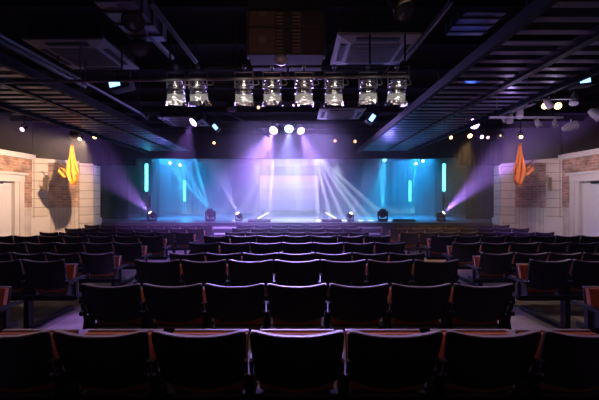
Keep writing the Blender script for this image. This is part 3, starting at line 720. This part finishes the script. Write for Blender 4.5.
track_spot(555, 123.5, 6.6, (-0.2, -0.3, -0.9), 'white track spotlight hanging under the white track, right one')
track_spot(571, 126.5, 6.4, (0.9, -0.2, 0.3), 'white tubular spotlight right of the white track', 0.9)
track_spot(597, 115, 6.0, (0.4, -0.4, -0.6), 'white spotlight at the extreme right edge above the wall', 0.9)
for i, (px, py, d) in enumerate(((497, 113, 6.9), (505, 118, 6.8), (510, 119, 6.7), (514, 107, 6.5), (520, 114, 6.4), (549, 104.5, 6.2), (574, 100, 5.7))):
    track_spot(px, py, d, (0.4 if i % 2 else -0.3, -0.3, -0.85), 'small pale truss spotlight, %s from the left in the cluster right of the violet spotlight' % nth(i), 0.7)
# left pale tubes
for px, py, l, w in ((25, 114, 'faint lilac lit strip light on the left ceiling, upper one', 0.5), (41, 121.5, 'faint pink lit strip light on the left ceiling, lower one', 0.35)):
    t = empty('strip_light', W(px, py, 7.4)); tag(t, l, 'strip light')
    MB().tube((-w / 2, 0, 0), (w / 2, 0, -0.01), 0.018).build('tube', 'white_paint', t)
    MB().tube((0, 0, 0), (0, 0, CEIL - t.location.z), 0.008).build('hanger', 'black_metal', t)

for px, py, l in ((189, 40.5, 'faint lilac lit strip on the dark ceiling above the bar, left one'), (229, 39, 'faint lilac lit strip on the dark ceiling left of the loudspeakers')):
    t = empty('strip_light', W(px, py, 5.6)); tag(t, l, 'strip light')
    MB().box((0, 0, 0), (0.15, 0.10, 0.03)).build('lit_face', emis('strip_' + str(px), (0.5, 0.42, 0.9), 0.22), t)  # dim emission stands in for light falling on a pale strip
    MB().tube((0, 0, 0.01), (0, 0, CEIL - t.location.z), 0.008).build('hanger', 'black_metal', t)
for px, py, d, sz, l in ((134, 14, 4.0, (0.40, 0.9, 0.22), 'added box panel under the ceiling at top left, blue lit'), (474, 17, 4.6, (0.5, 0.6, 0.2), 'added box panel under the ceiling at top right, blue lit')):
    c = W(px, py, d); t = empty('ceiling_box_panel', c); tag(t, l, 'duct')  # invented box that gives the blue light a surface to fall on
    MB().box((0, 0, 0), sz, bevel=0.01).build('casing', 'slat', t)
    for yy in (-0.3, 0.0, 0.3): MB().box((0, yy * sz[1], 0), (sz[0] + 0.03, 0.03, sz[2] + 0.03)).build('flange', 'black_metal', t)
    light('SPOT', c + Vector((0.3, 0.7, -0.9)), 9, (0.08, 0.16, 1.0), c, 0.05, 45, 0.7)  # added blue spot without a fixture, aimed at the box

# ------------------------------------------------------------ orange cloths and wall brackets
def hanging_cloth(loc, sx, label, hgt=1.05):
    t = empty('orange_flag', loc); tag(t, label, 'flag')
    # local: z=0 at top; gathered tip widening then tapering to a rounded hem
    # gathered at the tip, falling in folds to a wide lower edge that ends in a drooping point
    pr = [(0, -0.010, 0.012), (0.15, -0.040, 0.035), (0.35, -0.075, 0.075), (0.55, -0.125, 0.125), (0.70, -0.165, 0.185), (0.80, -0.120, 0.215), (0.90, -0.035, 0.190), (1.0, 0.055, 0.095)]
    def edge(v):
        for (a, l0, r0), (b, l1, r1) in zip(pr, pr[1:]):
            if v <= b + 1e-6: k = (v - a) / (b - a); return l0 + (l1 - l0) * k, r0 + (r1 - r0) * k
        return pr[-1][1:]
    def fall(sc, length, phase, yo):
        mb = MB()
        def fn(u, v, sd):
            l, r = edge(v); x = (l + (r - l) * u) * sc + 0.010 * math.sin(11 * v + phase) * v
            f = min(1, v * 2.2)
            y = yo + 0.060 * math.sin(u * 15 + phase + 1.6 * v) * f + 0.022 * math.sin(u * 34 - 2 * v) * f
            return Vector((sx * x, y + 0.010 * sd, -v * length - 0.03 * v * math.sin(u * 9 + phase)))
        mb.sheet(fn, 48, 30); return mb
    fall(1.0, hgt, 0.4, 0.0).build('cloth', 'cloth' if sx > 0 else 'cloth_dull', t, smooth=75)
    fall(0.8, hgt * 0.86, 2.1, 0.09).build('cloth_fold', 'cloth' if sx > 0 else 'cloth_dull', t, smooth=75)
    # side corner hanging off the staff
    cn = MB()
    def fn(u, v, s):
        return Vector((-sx * (0.08 + 0.26 * u), 0.04 * math.sin(9 * v + 6 * u) + 0.02 * s, -0.70 + 0.10 * u - (0.16 + 0.06 * math.sin(PI * u) + 0.07 * u) * v))
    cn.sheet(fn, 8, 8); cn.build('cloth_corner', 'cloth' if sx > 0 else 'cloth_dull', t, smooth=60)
    MB().tube((sx * 0.16, 0.0, -0.86), (-sx * 0.52, 0.2, -0.42), 0.014).build('staff', 'wood', t)
    MB().tube((0, 0, 0), (0, 0, CEIL - loc[2]), 0.005, 6).build('cord', 'black_metal', t)
lc = W(71, 145, 10.0); rc = W(521, 143, 10.0)
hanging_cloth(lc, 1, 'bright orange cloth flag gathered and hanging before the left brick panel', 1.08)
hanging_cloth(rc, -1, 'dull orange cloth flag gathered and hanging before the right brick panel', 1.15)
for px, d, sx in ((43, 11.0, -1), (552, 11.0, 1)):
    c = W(px, 184, d); t = empty('wall_bracket', c); tag(t, 'curved brass wall bracket on the %s outer pilaster' % ('left' if sx < 0 else 'right'), 'wall bracket')
    MB().box((0, 0.12, 0), (0.10, 0.10, 0.42), bevel=0.02).build('back_plate', 'brass', t)
    MB().path([(0, 0.05, -0.12), (-sx * 0.12, -0.05, -0.14), (-sx * 0.20, -0.1, 0.0), (-sx * 0.26, -0.12, 0.18)], 0.02).build('arm', 'brass', t)
    MB().lathe([(0.02, 0), (0.06, 0.03), (0.07, 0.10)], 14, Matrix.Translation((-sx * 0.26, -0.12, 0.16))).build('cup', 'brass', t)

# ------------------------------------------------------------ lights
# stage rays below the header
for a, pw in ((0.06, 1.0), (0.26, 1.0), (0.46, 0.8), (0.72, 0.8), (0.88, 0.7), (1.15, 0.6)):
    light('SPOT', (0.66, 13.3, 3.30), 24000 * pw, (0.70, 0.86, 1.0), (0.66 + a * 2.4, 13.9, 0.9), 0.01, 4.5, 0.3)
for a, pw in ((0.10, 1.0), (0.34, 0.8), (0.62, 0.8), (0.95, 0.5)):
    light('SPOT', (-0.85, 13.3, 3.30), 20000 * pw, (0.78, 0.66, 1.0), (-0.85 - a * 2.4, 13.9, 0.9), 0.01, 4.5, 0.3)
# washes
light('AREA', (-5.6, 15.5, 3.6), 340, (0.02, 0.38, 1.0), (-4.4, 16.5, 1.0), 1.2, 120)
light('AREA', (5.4, 15.5, 3.6), 340, (0.02, 0.38, 1.0), (4.4, 16.5, 1.0), 1.2, 120)
light('AREA', (0, 16.5, 3.7), 170, (0.36, 0.32, 1.0), (0, 17.5, 0.9), 3.0, 130)
light('AREA', (-0.4, 14.0, 3.5), 110, (0.75, 0.85, 1.0), (-0.2, 14.4, 0.9), 1.6, 90)
light('SPOT', (-5.2, 15.2, 1.15), 1500, (0.35, 0.75, 1.0), (0.0, 15.2, 0.8), 0.1, 20, 0.8)
light('SPOT', (5.2, 15.2, 1.15), 1500, (0.35, 0.75, 1.0), (0.0, 15.2, 0.8), 0.1, 20, 0.8)
for sx in (-1, 1): light('SPOT', (sx * 5.0, 15.0, 3.4), 3500, (0.05, 0.7, 1.0), (sx * 4.2, 13.7, 0.9), 0.05, 12, 0.6)
for x in (-1.8, 0.0, 1.8): light('SPOT', (x * 0.8, 13.2, 2.95), 420, (0.70, 0.86, 1.0), (x, 14.3, 0.8), 0.1, 50, 0.8)
# walls
light('SPOT', (-5.2, 8.85, 3.02), 820, (1.0, 0.62, 0.40), (-8.2, 10.6, 1.85), 0.03, 78, 0.5, name='left_wall_light')
light('SPOT', (5.2, 8.85, 3.02), 190, (1.0, 0.60, 0.52), (7.4, 10.8, 1.9), 0.3, 95, 0.6, name='right_wall_light')
light('SPOT', (5.2, 8.3, 3.0), 110, (0.62, 0.66, 1.0), (8.0, 9.9, 1.6), 0.05, 60, 0.7)
# glow on seat tops
light('AREA', (-0.2, 10.6, 3.75), 800, (0.44, 0.30, 1.0), (-0.1, 6.0, 0.2), 2.6, 95)  # wide area lamp added under the ceiling to brighten the seat rims
light('SPOT', (-5.2, 6.8, 3.4), 110, (1.0, 0.70, 0.45), (-4.2, 5.2, 0.8), 0.1, 110, 0.8)
light('SPOT', (-2.4, 5.6, 3.6), 900, (0.42, 0.22, 1.0), (-2.75, 4.72, 0.0), 0.05, 16, 0.5)
light('SPOT', (-0.2, 1.9, 2.3), 34, (1.0, 0.55, 0.42), (-0.2, 4.3, 3.5), 0.2, 34, 0.6)  # small warm lamp added so the hanging loudspeakers show
light('SPOT', (1.5, 1.9, 2.2), 10, (1.0, 0.75, 0.65), (1.05, 5.0, 3.7), 0.2, 26, 0.6)
light('SPOT', (3.9, 6.0, 3.1), 120, (1.0, 0.75, 0.55), (3.3, 4.9, 0.0), 0.1, 80, 0.8)
light('AREA', (0, 2.6, 3.9), 24, (1.0, 0.60, 0.36), (0, 2.3, 0), 2.5, 100)
# added spots without fixtures, one striking each silver can
for px, *_ in cans:
    a = W(px, 92, YB); light('SPOT', a + Vector((0.25, -1.6, -0.7)), 75, (1.0, 0.90, 0.86), a, 0.05, 13, 0.5)
# extra spots with no housing, put in to light the rafts from the stage side
for x, p, y in ((2.9, 46, 9.3), (-4.2, 40, 9.3)):
    light('SPOT', (x, y + 2.0, 2.2), p * 2.0, (0.26, 0.24, 1.0), (x, y + 0.2, 3.3), 0.1, 84, 0.9)
light('POINT', W(512, 124, 6.0), 5, (0.62, 0.42, 1.0), size=0.05)  # unseen point lamps added here and below to brighten the truss spotlights
light('POINT', W(556, 124, 5.9), 3, (0.75, 0.6, 1.0), size=0.05)
light('SPOT', (-5.4, 9.6, 2.75), 12, (1.0, 0.62, 0.30), (-6.2, 10.1, 2.55), 0.05, 50, 0.6)  # additional spot, no fixture, brightening the left orange cloth

# ------------------------------------------------------------ world haze, camera
w = bpy.data.worlds.new('world'); bpy.context.scene.world = w; w.use_nodes = True
nt = w.node_tree; bg = nt.nodes['Background']; bg.inputs[0].default_value = (0.02, 0.02, 0.04, 1); bg.inputs[1].default_value = 0.0
ge = nt.nodes.new('ShaderNodeNewGeometry'); sp = nt.nodes.new('ShaderNodeSeparateXYZ'); nt.links.new(ge.outputs['Position'], sp.inputs[0])
mr = nt.nodes.new('ShaderNodeMapRange'); mr.interpolation_type = 'SMOOTHSTEP'
for i, v in enumerate((7.5, 14.0, 0.0010, 0.09)): mr.inputs[i + 1].default_value = v
nt.links.new(sp.outputs['Y'], mr.inputs[0])
vs = nt.nodes.new('ShaderNodeVolumeScatter'); vs.inputs['Color'].default_value = (1, 1, 1, 1); vs.inputs['Density'].default_value = 0.016; vs.inputs['Anisotropy'].default_value = 0.0
nt.links.new(mr.outputs[0], vs.inputs['Density'])
nt.links.new(vs.outputs[0], nt.nodes['World Output'].inputs['Volume'])

cam = bpy.data.cameras.new('camera'); co = bpy.data.objects.new('camera', cam); C.objects.link(co)
cam.sensor_width = 36; cam.lens = 36 * F / 599; cam.clip_start = 0.05; cam.clip_end = 100
cam.shift_x = (299.5 - CX) / 599
co.location = (0, 0, H); co.rotation_euler = (PI / 2, 0, 0)
sc = bpy.context.scene; sc.camera = co
sc.view_settings.view_transform = 'Standard'; sc.view_settings.look = 'None'; sc.view_settings.exposure = 0.0
cy = sc.cycles
cy.use_denoising = True
try: cy.denoiser = 'OPENIMAGEDENOISE'; cy.denoising_input_passes = 'RGB_ALBEDO_NORMAL'
except Exception: pass
cy.max_bounces = 5; cy.diffuse_bounces = 2; cy.glossy_bounces = 3; cy.volume_bounces = 0; cy.transparent_max_bounces = 4
cy.sample_clamp_indirect = 4.0; cy.use_light_tree = True
